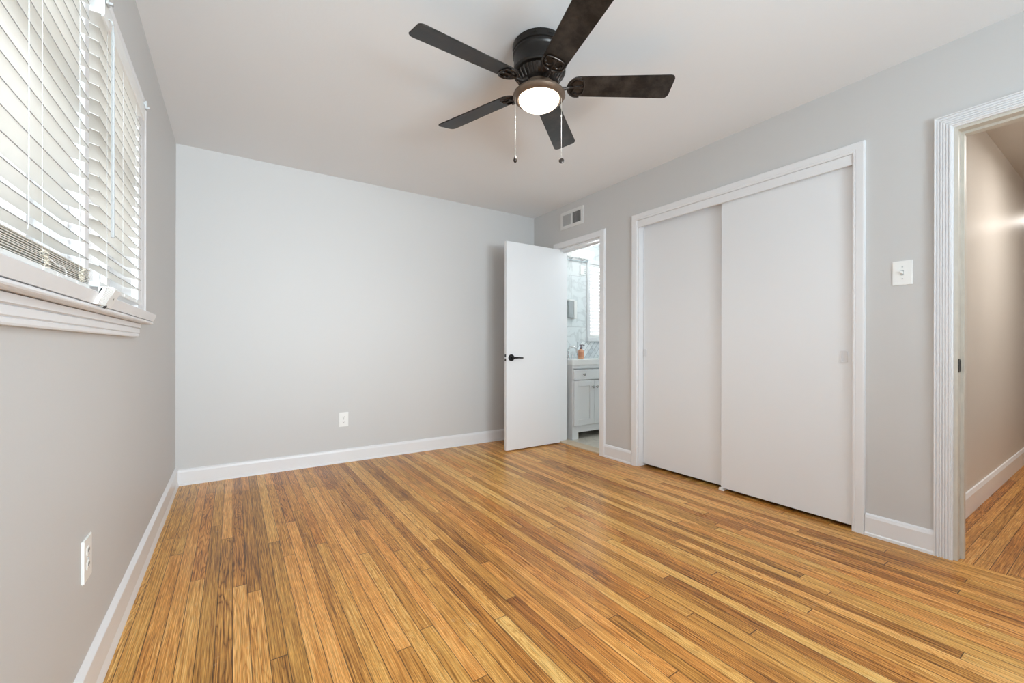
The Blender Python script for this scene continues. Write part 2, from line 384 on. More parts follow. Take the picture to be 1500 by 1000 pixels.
# left wall with the window opening
WY0, WY1, WZ0, WZ1 = 0.80, 2.275, 1.125, 1.985
xo = XL - 0.14
b = MB()
b.box(xo, XL, YF, WY0, 0, H); b.box(xo, XL, WY1, YB, 0, H); b.box(xo, XL, WY0, WY1, 0, WZ0); b.box(xo, XL, WY0, WY1, WZ1, H)
struct('wall_left', 'greige wall under and around the blinds', 'wall', b, M['wall'])
b = MB(); b.box(xo, XR2, YB, YB + 0.11, 0, H)
struct('wall_back', 'blank greige wall across from the camera with one outlet', 'wall', b, M['wall'])
# wall behind the camera, its window opening added for the fill light
b = MB(); b.box(xo, XR2, YF - 0.13, YF, 0, 0.72); b.box(xo, XR2, YF - 0.13, YF, 2.2, H); b.box(xo, -0.02, YF - 0.13, YF, 0.72, 2.2); b.box(1.92, XR2, YF - 0.13, YF, 0.72, 2.2)
struct('wall_front', 'greige wall behind the camera with an added window opening', 'wall', b, M['wall'])

# right wall: three openings
B0, B1, BZ = 2.80, 3.41, 1.995       # bathroom doorway
C0, C1, CZ = 0.898, 2.362, 2.05      # closet
E0, E1, EZ = -0.33, 0.512, 2.032     # entry
b = MB()
for y0, y1 in ((YF, E0), (E1, C0), (C1, B0), (B1, YB)): b.box(XR, XR2, y0, y1, 0, H)
for y0, y1, z in ((E0, E1, EZ), (C0, C1, CZ), (B0, B1, BZ)): b.box(XR, XR2, y0, y1, z, H)
struct('wall_right', 'greige wall with closet and two doorways', 'wall', b, M['wall'])

# closet interior
b = MB(); b.box(3.55, 3.60, C0 - 0.2, C1 + 0.2, 0, H); b.box(XR2, 3.6, C0 - 0.25, C0 - 0.2, 0, H); b.box(XR2, 3.6, C1 + 0.2, C1 + 0.25, 0, H); b.box(XR2, 3.6, C0 - 0.2, C1 + 0.2, H - .05, H)
struct('wall_closet', 'inner closet wall behind the sliding doors', 'wall', b, M['wall'])
b = MB(); b.box(XR + 0.004, 3.6, C0 - 0.2, C1 + 0.2, -0.06, 0.0)
struct('floor_closet', 'oak floor inside the closet', 'floor', b, M['hallfloor'])

# hall
b = MB(); b.box(XR2, 10.2, YHALL, YHALL + 0.10, 0, H)
struct('wall_hall', 'glossy beige hall wall seen through the entry', 'wall', b, M['hallwall'])
b = MB(); b.box(XR2, 10.2, -0.70, -0.60, 0, H)
struct('wall_hall_far', 'beige hall wall on the other side of the hall', 'wall', b, M['hallwall'])
b = MB(); b.box(10.1, 10.2, -0.6, YHALL, 0, H)
struct('wall_hall_end', 'beige wall closing the hall', 'wall', b, M['hallwall'])

# bathroom
BW0, BW1, BWZ0, BWZ1 = 3.70, 4.42, 1.115, 2.03
b = MB()
b.box(XR2, BW0, YBATH, YBATH + 0.1, 0, H); b.box(BW1, 4.9, YBATH, YBATH + 0.1, 0, H)
b.box(BW0, BW1, YBATH, YBATH + 0.1, 0, BWZ0); b.box(BW0, BW1, YBATH, YBATH + 0.1, BWZ1, H)
struct('wall_bathroom', 'pale marble tiled bathroom wall behind the vanity', 'wall', b, M['marble'])
b = MB(); b.box(4.8, 4.9, 2.3, YBATH, 0, H); b.box(XR2, 4.9, 2.3, 2.4, 0, H)
struct('wall_bathroom_side', 'pale blue painted bathroom wall', 'wall', b, M['bathwall'])
b = MB(); b.box(3.5, 4.8, YBATH - 0.012, YBATH - 0.001, 0.86, 1.06)
struct('light_stripe_strip', 'strip of painted diagonal light stripes under the bathroom window', 'trim', b, M['lightstripes'])

# ------------------------------------------------------------------ baseboards
BBH = 0.115
def bb_prof(s, c):        # profile in (across, z); s = direction into the room, c = wall coordinate
    return [(c, 0), (c + s * 0.020, 0), (c + s * 0.019, 0.012), (c + s * 0.0145, 0.018), (c + s * 0.0145, 0.094), (c + s * 0.010, 0.108), (c, BBH)]
b = MB().extrude([(XL, 0), (XL + 0.022, 0), (XL + 0.020, 0.010), (XL + 0.0145, 0.030), (XL + 0.0145, 0.112), (XL + 0.0135, 0.115), (XL + 0.001, 0.131), (XL, 0.131)], 'y', YF, YB); struct('baseboard_left', 'white baseboard along the window wall', 'baseboard', b, M['trim'])
b = MB().extrude(bb_prof(-1, YB), 'x', XL, XR); struct('baseboard_back', 'white baseboard along the blank back wall', 'baseboard', b, M['trim'])
b = MB()
for y0, y1 in ((E1 + 0.062, C0 - 0.056), (C1 + 0.066, B0 - 0.062), (B1 + 0.068, YB), (YF, E0 - 0.062)): b.extrude(bb_prof(-1, XR), 'y', y0, y1)
struct('baseboard_right', 'white baseboard pieces between closet and doorways', 'baseboard', b, M['trim'])
b = MB().extrude([(YHALL, 0), (YHALL - 0.016, 0), (YHALL - 0.016, 0.11), (YHALL - 0.008, 0.131), (YHALL, 0.131)], 'x', XR2, 10.1)
struct('baseboard_hall', 'cream baseboard along the hall wall', 'baseboard', b, M['trim'])

# ------------------------------------------------------------------ casings and jambs
plain = [(0.0, 0.0), (0.0, 0.016), (0.004, 0.019), (0.050, 0.019), (0.058, 0.014), (0.062, 0.0)]
b = MB(); b.sweep_casing(B0, B1 + 0.006, 0, BZ + 0.02, plain, XR)
struct('trim_1', 'white casing around the bathroom doorway', 'door casing', b, M['trim'])
b = MB(); J = 0.014
b.box(XR - 0.001, XR2 + 0.001, B0, B0 + J, 0, BZ); b.box(XR - 0.001, XR2 + 0.001, B1 - J + .012, B1 + .012, 0, BZ); b.box(XR - 0.001, XR2 + 0.001, B0 + J, B1 - J + .012, BZ - J + .012, BZ + .012)
b.box(2.895, 2.915, B0 + J, B0 + J + 0.010, 0, BZ); b.box(2.895, 2.915, B0 + J + .011, B1 - .003, BZ - J - 0.002, BZ)
struct('trim_2', 'white jamb inside the bathroom doorway', 'door jamb', b, M['trim'])
b = MB(); b.box(2.835, XR2 + 0.02, B0 + J, B1, -0.002, 0.013, bev=0.003)
struct('trim_3', 'tan stone threshold between oak floor and bathroom tile', 'threshold', b, M['thresh'])

closet_prof = [(0.0, 0.0), (0.0, 0.016), (0.006, 0.019), (0.012, 0.019), (0.014, 0.0165), (0.017, 0.019), (0.048, 0.020), (0.053, 0.018), (0.055, 0.0)]
b = MB(); b.sweep_casing(C0, C1 + 0.008, 0, CZ + 0.003, closet_prof, XR)
struct('trim_4', 'white casing around the wide closet opening', 'closet casing', b, M['trim'])
b = MB()
b.box(XR - 0.012, XR + 0.006, C0 - 0.002, C1 + 0.008, 1.996, CZ + 0.002, bev=0.0015)          # fascia hiding the track
b.box(XR - 0.002, XR2 + .002, C1 - .003, C1 + 0.010, 0, CZ); b.box(XR - 0.002, XR2 + .002, C0 - 0.012, C0 + .003, 0, CZ); b.box(XR + .008, XR2 + .001, C0 + .003, C1 - .003, CZ - 0.012, CZ + .002)
struct('trim_5', 'white fascia board and jamb of the closet', 'closet trim', b, M['trim'])

flute = [(0.0, 0.0), (0.0, 0.012), (0.003, 0.014)]
for k in range(5):
    a = 0.006 + k * 0.0098
    flute += [(a, 0.0135), (a + 0.0015, 0.019), (a + 0.0065, 0.019), (a + 0.008, 0.0135)]
flute += [(0.057, 0.014), (0.058, 0.022), (0.063, 0.022), (0.063, 0.0)]
b = MB(); b.sweep_casing(E0, E1, 0, EZ, flute, XR)
struct('trim_6', 'white fluted casing around the entry to the hall', 'door casing', b, M['trim'])
b = MB()
b.box(XR - 0.001, XR2 + 0.004, E1 - 0.014, E1, 0, EZ); b.box(XR - 0.001, XR2 + 0.004, E0, E0 + 0.014, 0, EZ); b.box(XR - 0.001, XR2 + 0.004, E0 + .014, E1 - .014, EZ - 0.014, EZ)
b.box(2.875, 2.91, E1 - 0.026, E1 - 0.013, 0, EZ - 0.014); b.box(2.876, 2.909, E0 + .014, E1 - .026, EZ - 0.026, EZ - 0.013)
j = struct('trim_7', 'worn white jamb of the entry with a black strike plate', 'door jamb', b, M['oldtrim'])
k = MB(); k.box(XR + 0.004, XR + 0.032, E1 - 0.0165, E1 - 0.0138, 0.882, 0.945, bev=0.001); k.box(XR + 0.030, XR + 0.034, E1 - .018, E1 - .014, .887, .940)
ko = k.build('strike_plate', M['black'], j); ko['label'] = 'black strike plate'

# ------------------------------------------------------------------ bathroom door leaf (open into the bedroom)
DX0, DX1, DY0, DY1 = 2.158, 2.818, 3.362, 3.398
d = MB(); d.box(DX0, DX1, DY0, DY1, 0.012, 2.000, bev=0.0015)
door = struct('door_1', 'white slab door standing open at the bathroom doorway', 'door', d, M['door'])
k = MB(); k.M = Matrix.Translation((2.212, DY0, 0.893)) @ Matrix.Rotation(PI / 2, 4, 'X')
k.lathe([(0, 0.001), (0.033, 0.001), (0.033, 0.006), (0.029, 0.011), (0.014, 0.013), (0.012, 0.032), (0.013, 0.046), (0, 0.048)], 32)
k.M = Matrix.Identity(4)
k.tube([(2.212, DY0 - 0.040, 0.893), (2.235, DY0 - 0.043, 0.893), (2.27, DY0 - 0.044, 0.893), (2.322, DY0 - 0.040, 0.891)], [0.010, 0.0085, 0.0075, 0.0065], 10)
h = k.build('door_handle', M['black'], door, True); h['label'] = 'black lever handle'
k = MB(); k.box(DX0 - 0.001, DX0 + 0.003, DY0 + 0.006, DY1 - 0.006, 0.862, 0.886); k.box(DX0 - 0.001, DX0 + 0.003, DY0 + 0.006, DY1 - 0.006, 0.900, 0.925); 
h = k.build('latch_plate', M['black'], door); h['label'] = 'dark latch plate'
for z in (0.28, 1.02, 1.80):
    k = MB(); k.M = Matrix.Translation((DX1 + 0.003, DY1 + 0.004, z)); k.lathe([(0, -0.045), (0.005, -0.045), (0.005, 0.045), (0, 0.045)], 12)
    k.build('hinge', M['chrome'], door, True)

# ------------------------------------------------------------------ closet sliding doors
def slider(name, label, x, y0, y1, z0, z1, py):
    d = MB(); d.box(x, x + 0.034, y0, y1, z0, z1, bev=0.0015)
    o = struct(name, label, 'sliding door', d, M['door'])
    p = MB(); out = []
    def rr(hw, hh, r, n=6):
        pts = []
        for cx, cz, a0 in ((hw - r, hh - r, 0), (-hw + r, hh - r, 90), (-hw + r, -hh + r, 180), (hw - r, -hh + r, 270)):
            for i in range(n + 1):
                a = math.radians(a0 + 90 * i / n); pts.append((cx + r * math.cos(a), cz + r * math.sin(a)))
        return pts
    O, I = rr(0.017, 0.034, 0.008), rr(0.011, 0.028, 0.007)
    def ring(pts, xx): return [p.v((xx, py + q[0], 0.946 + q[1])) for q in pts]
    A, Bv, Cv, D = ring(O, x + 0.0005), ring(O, x - 0.0048), ring(I, x - 0.0048), ring(I, x - 0.0004)
    n = len(A)
    for P, Q in ((A, Bv), (Bv, Cv), (Cv, D)):
        for i in range(n): p.bm.faces.new((P[i], P[(i + 1) % n], Q[(i + 1) % n], Q[i]))
    p.bm.faces.new(D)
    q = p.build('finger_pull', M['pull'], o); q['label'] = 'recessed finger pull'
    return o
slider('door_2', 'white sliding closet door hung behind, nearer the bathroom', 2.885, 1.615, C1 - 0.006, 0.020, 1.995 + .03, 2.338)
slider('door_3', 'white sliding closet door in front, nearer the light switch', 2.842, C0 + 0.004, 1.653, 0.020, 1.995 + .03, 0.943)
g = MB(); g.box(2.836, 2.925, 1.632, 1.668, 0, 0.010, bev=0.002); g.box(2.877, 2.884, 1.632, 1.668, 0.0, 0.045, bev=0.001); g.box(2.834, 2.841, 1.640, 1.662, 0.0, 0.022, bev=0.001)
tag(g.build('floor_guide', M['plastic']), 'small white plastic guide on the floor where the closet doors meet', 'door guide')

# ================================================================== LEFT WINDOW
win = empty('window_1', (XL, 1.54, WZ0)); tag(win, 'white double window in the left wall', 'window', kind='structure')
wprof = [(0.0, 0.0), (0.0, 0.016), (0.006, 0.020), (0.070, 0.020), (0.080, 0.024), (0.088, 0.024), (0.088, 0.0)]
c = MB(); c.sweep_casing(WY0, 2.345, 1.14, 1.975, wprof, XL, +1); c.box(XL - .001, XL + 0.02, WY1 - 0.004, 2.345, 1.14, 1.985)
c.build('casing', M['trim'], win)
c = MB(); c.box(XL - 0.10, -0.3205, 1.520, 1.557, 1.14, 1.985, bev=0.002); c.box(XL - 0.10, XL - 0.005, 1.505, 1.572, 1.14, 1.985, bev=0.002); c.box(XL - 0.10, -0.328, 1.513, 1.564, 1.14, 1.985, bev=0.002)
c.build('mullion', M['trim'], win)
# stool: sloping nose board with a rounded moulding below, and the apron
st = MB()
st.extrude([(XL - 0.10, 1.112), (-0.293, 1.1065), (-0.282, 1.1335), (-0.286, 1.137), (XL - 0.10, 1.137)], 'y', 0.66, 2.42)
st.build('sill', M['trim'], win)
nm = MB(); prof = [(-0.335, 1.105)] + [(-0.300 + 0.008 * math.cos(a), 1.099 + 0.0068 * math.sin(a)) for a in [math.radians(t) for t in (80, 50, 20, -10, -40, -70, -90)]] + [(-0.335, 1.092)]
nm.extrude(prof, 'y', 0.66, 2.41)
nm.build('nose_moulding', M['trim'], win)
ap = MB(); ap.extrude([(XL, 1.036), (-0.327, 1.036), (-0.325, 1.040), (-0.325, 1.048), (-0.328, 1.050), (-0.323, 1.053), (-0.323, 1.069), (-0.327, 1.071), (-0.319, 1.074), (-0.319, 1.090), (XL, 1.090)], 'y', 0.70, 2.312)
ap.build('apron', M['trim'], win)
for i, (y0, y1) in enumerate(((WY0, 1.505), (1.572, WY1))):
    s = MB(); xs0, xs1 = XL - 0.105, XL - 0.065
    s.frame_x(xs0, xs1, y0, y1, 1.14, 1.985, 0.045); s.box(xs0 - 0.01, xs1 - 0.004, y0 + 0.045, y1 - 0.045, 1.545, 1.585)
    so = s.build('sash', M['vinyl'], win)
    p = MB(); p.box(XL - 0.087, XL - 0.083, y0 + 0.045, y1 - 0.045, 1.2, 1.94)
    po = p.build('pane', M['glass'], win)

def slat_shape(mb, y0, y1, xc, zc, tilt, w=0.050, t=0.0020):
    """one slightly crowned slat; the room edge hangs lower"""
    pts_u, pts_l = [], []
    for i in range(7):
        s = (i / 6 - 0.5)
        cr = 0.0008 * (1 - 4 * s * s)
        x = s * w; z = cr
        pts_u.append((xc + x * math.cos(tilt) + z * math.sin(tilt), zc - x * math.sin(tilt) + z * math.cos(tilt)))
        z -= t
        pts_l.append((xc + x * math.cos(tilt) + z * math.sin(tilt), zc - x * math.sin(tilt) + z * math.cos(tilt)))
    n0 = len(mb.bm.faces); mb.extrude(pts_u + pts_l[::-1], 'y', y0, y1)
    mb.bm.faces.ensure_lookup_table()
    for f in (mb.bm.faces[n0 + 6], mb.bm.faces[n0 + 13]): f.material_index = 1     # edge faces get a darker colour standing in for their shade

def blind(label, y0, y1, zs_top, n, pitch, stack, rail_z, cords, wand=None, loop=None):
    t = empty('window_blind', (-0.33, (y0 + y1) / 2, rail_z)); tag(t, label, 'blind', 'white slatted blinds on the left window')
    XC = -0.329; tilt = math.radians(15)
    hr = MB(); hr.box(-0.357 + 0.02, -0.300, y0 + 0.003, y1 - 0.003, 1.905, 1.945, bev=0.002)
    hr.extrude([(-0.300, 1.895), (-0.2955, 1.897), (-0.293, 1.905), (-0.293, 1.945), (-0.2955, 1.955), (-0.300, 1.957)], 'y', y0 - 0.002, y1 + 0.002)
    hr.build('headrail', M['blindrail'], t)
    for yy in (y0 + 0.004, y1 - 0.018):
        k = MB(); k.box(-0.322, -0.289, yy, yy + 0.014, 1.950, 1.962, bev=0.002); k.box(-0.292, -0.286, yy - 0.004, yy + 0.016, 1.936, 1.966, bev=0.002); k.box(-0.290, -0.278, yy + 0.004, yy + 0.010, 1.940, 1.947)
        k.build('bracket_clip', M['wand'], t)
    sl = MB(); z = zs_top
    for i in range(n):
        slat_shape(sl, y0, y1, XC, z + random.uniform(-0.0015, 0.0015), tilt + random.uniform(-0.03, 0.03)); z -= pitch
    sl.build('slats', M['slats'], t, mat2=M['slatshade'])
    if stack:
        sk = MB(); z = rail_z + 0.0195
        for i in range(stack):
            o = random.uniform(-0.0025, 0.0025)
            slat_shape(sk, y0 + random.uniform(-.002, .002), y1 + random.uniform(-.002, .002), XC + o, z, 0.0); z += 0.0040
        sk.build('slat_stack', M['slats'], t, mat2=M['stackshade'])
    br = MB(); br.box(XC - 0.025, XC + 0.026, y0, y1, rail_z, rail_z + 0.016, bev=0.004, seg=3)
    for yy in (y0 + 0.10, (y0 + y1) / 2, y1 - 0.10): br.box(XC + 0.022, XC + 0.0275, yy - 0.008, yy + 0.008, rail_z + 0.002, rail_z + 0.013, bev=0.002)
    br.build('bottom_rail', M['blindrail'], t)
    for yy in cords:
        for xx in (XC - 0.0245, XC + 0.0250):
            ld = MB(); ld.tube([(xx, yy, 1.905), (xx, yy, rail_z + 0.02)], 0.0006, 5); ld.build('ladder_cord', M['ladder'], t)
    if stack:
        for yy in cords[-2:]:
            kn = MB(); R = random.Random(int(yy * 1000))
            for q in range(6):
                pts = []
                c0 = (XC + 0.029, yy + R.uniform(-0.014, 0.014), rail_z + R.uniform(0.012, 0.042))
                for s in range(12):
                    a = s / 11 * 2 * PI * 1.2; r = R.uniform(0.004, 0.010)
                    pts.append((c0[0] + 0.003 * math.sin(3 * a), c0[1] + r * math.cos(a), c0[2] + 0.8 * r * math.sin(a)))
                kn.tube(pts, 0.0009, 5)
            kn.build('bunched_cord', M['cord'], t, True)
    if loop:
        lp = MB(); y, zt = loop
        pts = [(XC + 0.030, y - 0.05, rail_z + 0.030)]
        for s in range(13):
            a = PI * 0.75 - s / 12 * PI * 1.6; pts.append((XC + 0.034, y + 0.028 * math.cos(a) + 0.0, rail_z + 0.014 + 0.011 * math.sin(a)))
        pts += [(XC + 0.034, y - 0.03, rail_z - 0.004), (XC + 0.040, y - 0.026, rail_z - 0.02)]
        lp.tube(pts, 0.0013, 6); lp.build('lift_cord', M['blindrail'], t, True)
        lc = MB(); lc.tube([(XC + 0.031, y - 0.16, 1.90), (XC + 0.031, y - 0.16, rail_z + 0.075), (XC + 0.031, y - 0.166, rail_z + 0.062)], 0.0009, 6)
        lc.build('lift_cord', M['ladder'], t, True)
    if wand:
        wd = MB(); wy, wz = wand
        wd.tube([(-0.284, wy, 1.900), (-0.284, wy, 1.89), (-0.2835, wy, 1.87), (-0.2835, wy, wz)], [0.0022, 0.0024, 0.0040, 0.0042], 6)
        wd.tube([(-0.293, wy, 1.915), (-0.286, wy, 1.912), (-0.284, wy, 1.902)], 0.002, 6)
        wd.build('tilt_wand', M['wand'], t)
    return t
blind('white slatted blind nearer the camera, its lowest slats stacked on the sill', 0.86, 1.484, 1.872, 17, 0.0405, 9, 1.1385, (0.95, 1.165, 1.40), None, (1.24, 0))
blind('white slatted blind nearer the back wall, with a hanging clear tilt wand', 1.575, 2.208, 1.872, 17, 0.0405, 0, 1.160, (1.66, 1.87, 2.09), (1.583 + 0.03, 1.305))

# bracket lying against the sill between the two blinds
t = empty('hold_down_bracket', (-0.285, 1.60, 1.105)); tag(t, 'white plastic bracket with a screw hole against the sill, under the gap between the blinds', 'bracket')
def sloped(y0, y1, x_out):  # follows the nose of the sill
    return None
k = MB(); k.extrude([(-0.2985, 1.1045), (-0.2885, 1.1045), (-0.266, 1.150), (-0.270, 1.158), (-0.300, 1.158), (-0.300, 1.142), (-0.2815, 1.1415)], 'y', 1.545, 1.615)
k.build('plate', M['plastic'], t)
k = MB()
for i in range(7): k.extrude([(-0.2950, 1.106), (-0.2845, 1.106), (-0.267, 1.149), (-0.2775, 1.149)], 'y', 1.462 + i * 0.0115, 1.4685 + i * 0.0115)
k.extrude([(-0.2965, 1.107), (-0.2935, 1.107), (-0.2745, 1.148), (-0.2775, 1.148)], 'y', 1.462, 1.546)
k.build('ribs', M['plastic'], t)
k = MB(); k.M = Matrix.Translation((-0.2772, 1.585, 1.1280)) @ Matrix.Rotation(math.radians(116), 4, 'Y'); k.lathe([(0, 0.0006), (0.0028, 0.0006), (0.0028, -0.001)], 14)
o = k.build('screw_hole', M['slot'], t); o['label'] = 'dark screw hole'
k = MB(); k.M = Matrix.Translation((-0.2882, 1.555, 1.1048)) @ Matrix.Rotation(math.radians(116), 4, 'Y') @ Matrix.Scale(2.6, 4, (0, 1, 0)); k.lathe([(0, 0.0008), (0.0048, 0.0008), (0.0048, -0.001)], 18)
o = k.build('notch', M['slot'], t); o['label'] = 'dark half-round notch'

# ------------------------------------------------------------------ added window behind the camera, for the fill lights
w3 = empty('added_window', (1.25, YF, 0.72)); tag(w3, 'added wide window in the unseen wall behind the camera', 'window', kind='structure')
k = MB()
for x0, x1 in ((-0.02, 0.93), (0.97, 1.92)): k.frame_y(YF - 0.11, YF - 0.03, x0, x1, 0.72, 2.2, 0.045)
k.box(0.93, 0.97, YF - 0.12, YF - 0.02, 0.72, 2.2)
k.build('sash', M['vinyl'], w3)
for x0, x1 in ((0.02, 0.89), (1.01, 1.88)):
    k = MB(); k.box(x0, x1, YF - 0.075, YF - 0.071, 0.76, 2.16); k.build('pane', M['glass'], w3)  # panes of the added window

# ================================================================== CEILING FAN
FX, FY, FZ = 1.226, 1.624, 2.25
fan = empty('ceiling_fan', (FX, FY, H)); tag(fan, 'black five-blade flush ceiling fan with a lit glass bowl', 'ceiling fan')
T0 = Matrix.Translation((FX, FY, 0))
k = MB(); k.M = T0
k.lathe([(0, H), (0.122, H), (0.126, H - 0.004), (0.126, H - 0.034), (0.121, H - 0.037), (0.121, H - 0.041), (0.126, H - 0.044), (0.127, H - 0.052), (0.123, H - 0.058), (0.121, H - 0.064), (0.122, H - 0.118), (0.126, H - 0.123), (0.127, H - 0.130), (0.123, H - 0.137), (0.112, H - 0.140), (0, H - 0.140)], 64)
for i in range(10):   # small louvre slots round the top band
    k.M = T0 @ Matrix.Rotation(2 * PI * i / 10 + 0.1, 4, 'Z'); k.box(0.124, 0.1275, -0.012, 0.012, H - 0.022, H - 0.010)
k.build('motor_housing', M['bronze'], fan, True)
k = MB(); k.M = T0
k.lathe([(0, H - 0.139), (0.108, H - 0.139), (0.106, H - 0.150), (0.088, H - 0.178), (0.070, H - 0.186), (0, H - 0.186)], 48)
for i in range(30):
    k.M = T0 @ Matrix.Rotation(2 * PI * i / 30, 4, 'Z')
    a = (0.109, H - 0.141); c_ = (0.090, H - 0.179)
    k.tube([(a[0], 0, a[1]), (0.108, 0, H - 0.152), (c_[0], 0, c_[1])], 0.0042, 6)
k.build('vent_collar', M['iron'], fan, True)
k = MB(); k.M = T0
k.lathe([(0, 2.262), (0.066, 2.262), (0.070, 2.256), (0.062, 2.248), (0.050, 2.244), (0.046, 2.228), (0.058, 2.216), (0.058, 2.210), (0, 2.21)], 40)
k.build('light_fitter', M['antique'], fan, True)
k = MB(); k.M = T0
k.lathe([(0.050, 2.222), (0.085, 2.222), (0.118, 2.214), (0.1245, 2.207), (0.1255, 2.200), (0.121, 2.193), (0.116, 2.188), (0.110, 2.184), (0.103, 2.183), (0.100, 2.190), (0.05, 2.205)], 64)
k.build('light_ring', M['antique'], fan, True)
k = MB(); k.M = T0
k.lathe([(0.097, 2.190)] + [(0.097 * math.cos(a), 2.186 - 0.046 * math.sin(a)) for a in [i / 14 * PI / 2 for i in range(14)]] + [(0, 2.140)], 64)
o = k.build('glass_bowl', M['bowl'], fan, True); o['label'] = 'glowing frosted glass bowl'

def blade_outline():
    r0, r1, w0, w1 = 0.140, 0.638, 0.056, 0.067
    pts = []
    def arc(cx, cy, r, a0, a1, n=8):
        for i in range(n + 1):
            a = math.radians(a0 + (a1 - a0) * i / n); pts.append((cx + r * math.cos(a), cy + r * math.sin(a)))
    arc(r1 - 0.026, w1 - 0.026, 0.026, 90, 12); arc(r1 - 0.026, -w1 + 0.026, 0.026, -12, -90)
    n = 10
    for i in range(n + 1):
        a = math.radians(270 - 180 * i / n); pts.append((r0 + 0.045 + 0.045 * math.cos(a), w0 * math.sin(a)))
    return pts
OUT = blade_outline()
ANG = [38, 110, 182, 254, 326.5]
for i, a in enumerate(ANG):
    T = Matrix.Translation((FX, FY, FZ)) @ Matrix.Rotation(math.radians(a), 4, 'Z') @ Matrix.Rotation(math.radians(-14), 4, 'X')
    k = MB(); k.M = T; k.prism(OUT, -0.003, 0.003, bev=0.0015)
    bl = k.build('blade', M['blade'], fan)
    # scrolled iron under the root of the blade
    k = MB(); k.M = T
    zz = -0.0065
    def ell(cx, cy, rx, ry, a0, a1, n=18): return [(cx + rx * math.cos(math.radians(a0 + (a1 - a0) * q / n)), cy + ry * math.sin(math.radians(a0 + (a1 - a0) * q / n)), zz) for q in range(n + 1)]
    k.tube(ell(0.185, 0, 0.048, 0.053, 75, 285), 0.0048, 8)
    k.tube(ell(0.186, 0.023, 0.024, 0.020, 30, 330), 0.0036, 8); k.tube(ell(0.186, -0.023, 0.024, 0.020, 330, 30), 0.0036, 8)
    k.tube([(0.140, 0, zz), (0.17, 0, zz), (0.205, 0, zz)], [0.006, 0.0045, 0.004], 8)
    k.tube(ell(0.205, 0, 0.010, 0.040, -90, 90), 0.0036, 8)
    for sx, sy in ((0.175, 0.036), (0.175, -0.036), (0.207, 0)): k.M = T @ Matrix.Translation((sx, sy, -0.004)); k.lathe([(0, -0.008), (0.006, -0.007), (0.0075, 0.0)], 12)
    k.M = Matrix.Translation((FX, FY, FZ)) @ Matrix.Rotation(math.radians(a), 4, 'Z')
    k.tube([(0.066, 0, 0.020), (0.085, 0, 0.004), (0.105, 0, -0.010), (0.125, 0, -0.010), (0.146, 0, -0.006)], [0.012, 0.0105, 0.009, 0.008, 0.007], 10)
    k.build('blade_iron', M['iron'], fan, True)
vr = Vector((math.cos(YAW), -math.sin(YAW), 0))
for off, zb, nm in ((-0.114, 1.905, 'drop'), (0.106, 1.897, 'disc')):
    p = Vector((FX, FY, 0)) + vr * off + Vector((-vr.y, vr.x, 0)) * -0.02
    k = MB(); zt = 2.186; n = int((zt - zb) / 0.0055)
    k.tube([(p.x, p.y, zt + 0.012), (p.x, p.y, zb)], 0.0008, 6)
    for q in range(n):
        z = zt - q * 0.0055; k.M = Matrix.Translation((p.x, p.y, z)); k.lathe([(0, 0.0017), (0.0012, 0.0007), (0.0012, -0.0007), (0, -0.0017)], 6)
    for zc in ((2.098,) if off > 0 else (2.09,)):
        k.M = Matrix.Translation((p.x, p.y, zc)); k.lathe([(0, 0.006), (0.003, 0.004), (0.003, -0.004), (0, -0.006)], 10)
    ch = k.build('pull_chain', M['chain'], fan, True)
    f = MB()
    if nm == 'drop':
        f.M = Matrix.Translation((p.x, p.y, zb)); f.lathe([(0, 0.004), (0.003, 0.002), (0.0065, -0.008), (0.009, -0.017), (0.0085, -0.023), (0.005, -0.028), (0, -0.030)], 20)
    else:
        f.M = Matrix.Translation((p.x, p.y, zb - 0.012)) @ Matrix.Rotation(-YAW, 4, 'Z') @ Matrix.Rotation(PI / 2, 4, 'X')
        f.lathe([(0, 0.004), (0.009, 0.004), (0.0125, 0.002), (0.0125, -0.002), (0.009, -0.004), (0, -0.004)], 24)
    fo = f.build('pull_fob', M['iron'], ch, True); fo['label'] = 'dark teardrop fob' if nm == 'drop' else 'dark round fob'
pl = bpy.data.lights.new('fan_lamp', 'SPOT'); pl.energy = 34; pl.color = (1.0, 0.985, 0.96); pl.shadow_soft_size = 0.07; pl.spot_size = math.radians(165); pl.spot_blend = 0.9
po = bpy.data.objects.new('fan_lamp', pl); COL.objects.link(po); po.location = (FX, FY, 2.125)

# ================================================================== WALL FITTINGS
# supply register above the bathroom doorway
t = empty('wall_vent', (XR, 3.195, 2.28)); tag(t, 'white two-part register high on the wall above the bathroom doorway', 'vent')
k = MB(); y0, y1, z0, z1 = 3.030, 3.363, 2.196, 2.370; fw = 0.032; xf = XR - 0.008
k.frame_x(xf, XR, y0, y1, z0, z1, fw); k.box(xf - 0.001, XR, 3.186, 3.207, z0 + fw, z1 - fw)
k.build('frame', M['vent'], t)
k = MB(); k.box(XR - 0.0012, XR - 0.0002, y0 + .02, y1 - .02, z0 + .02, z1 - .02); k.build('duct_opening', M['slot'], t)
for (a, c_, ang) in ((3.062, 3.186, 42), (3.207, 3.331, 4)):
    k = MB(); n = 11
    for i in range(n):
        yy = a + (i + 0.5) * (c_ - a) / n
        k.M = Matrix.Translation((XR - 0.0048, yy, 0)) @ Matrix.Rotation(math.radians(ang), 4, 'Z'); k.box(-0.0048, 0.0048, -0.0006, 0.0006, z0 + 0.028, z1 - 0.028)
    k.build('louvre', M['vent'], t)
k = MB(); k.box(xf - 0.012, xf, 3.193, 3.200, 2.222, 2.232, bev=0.002); k.build('lever', M['vent'], t)

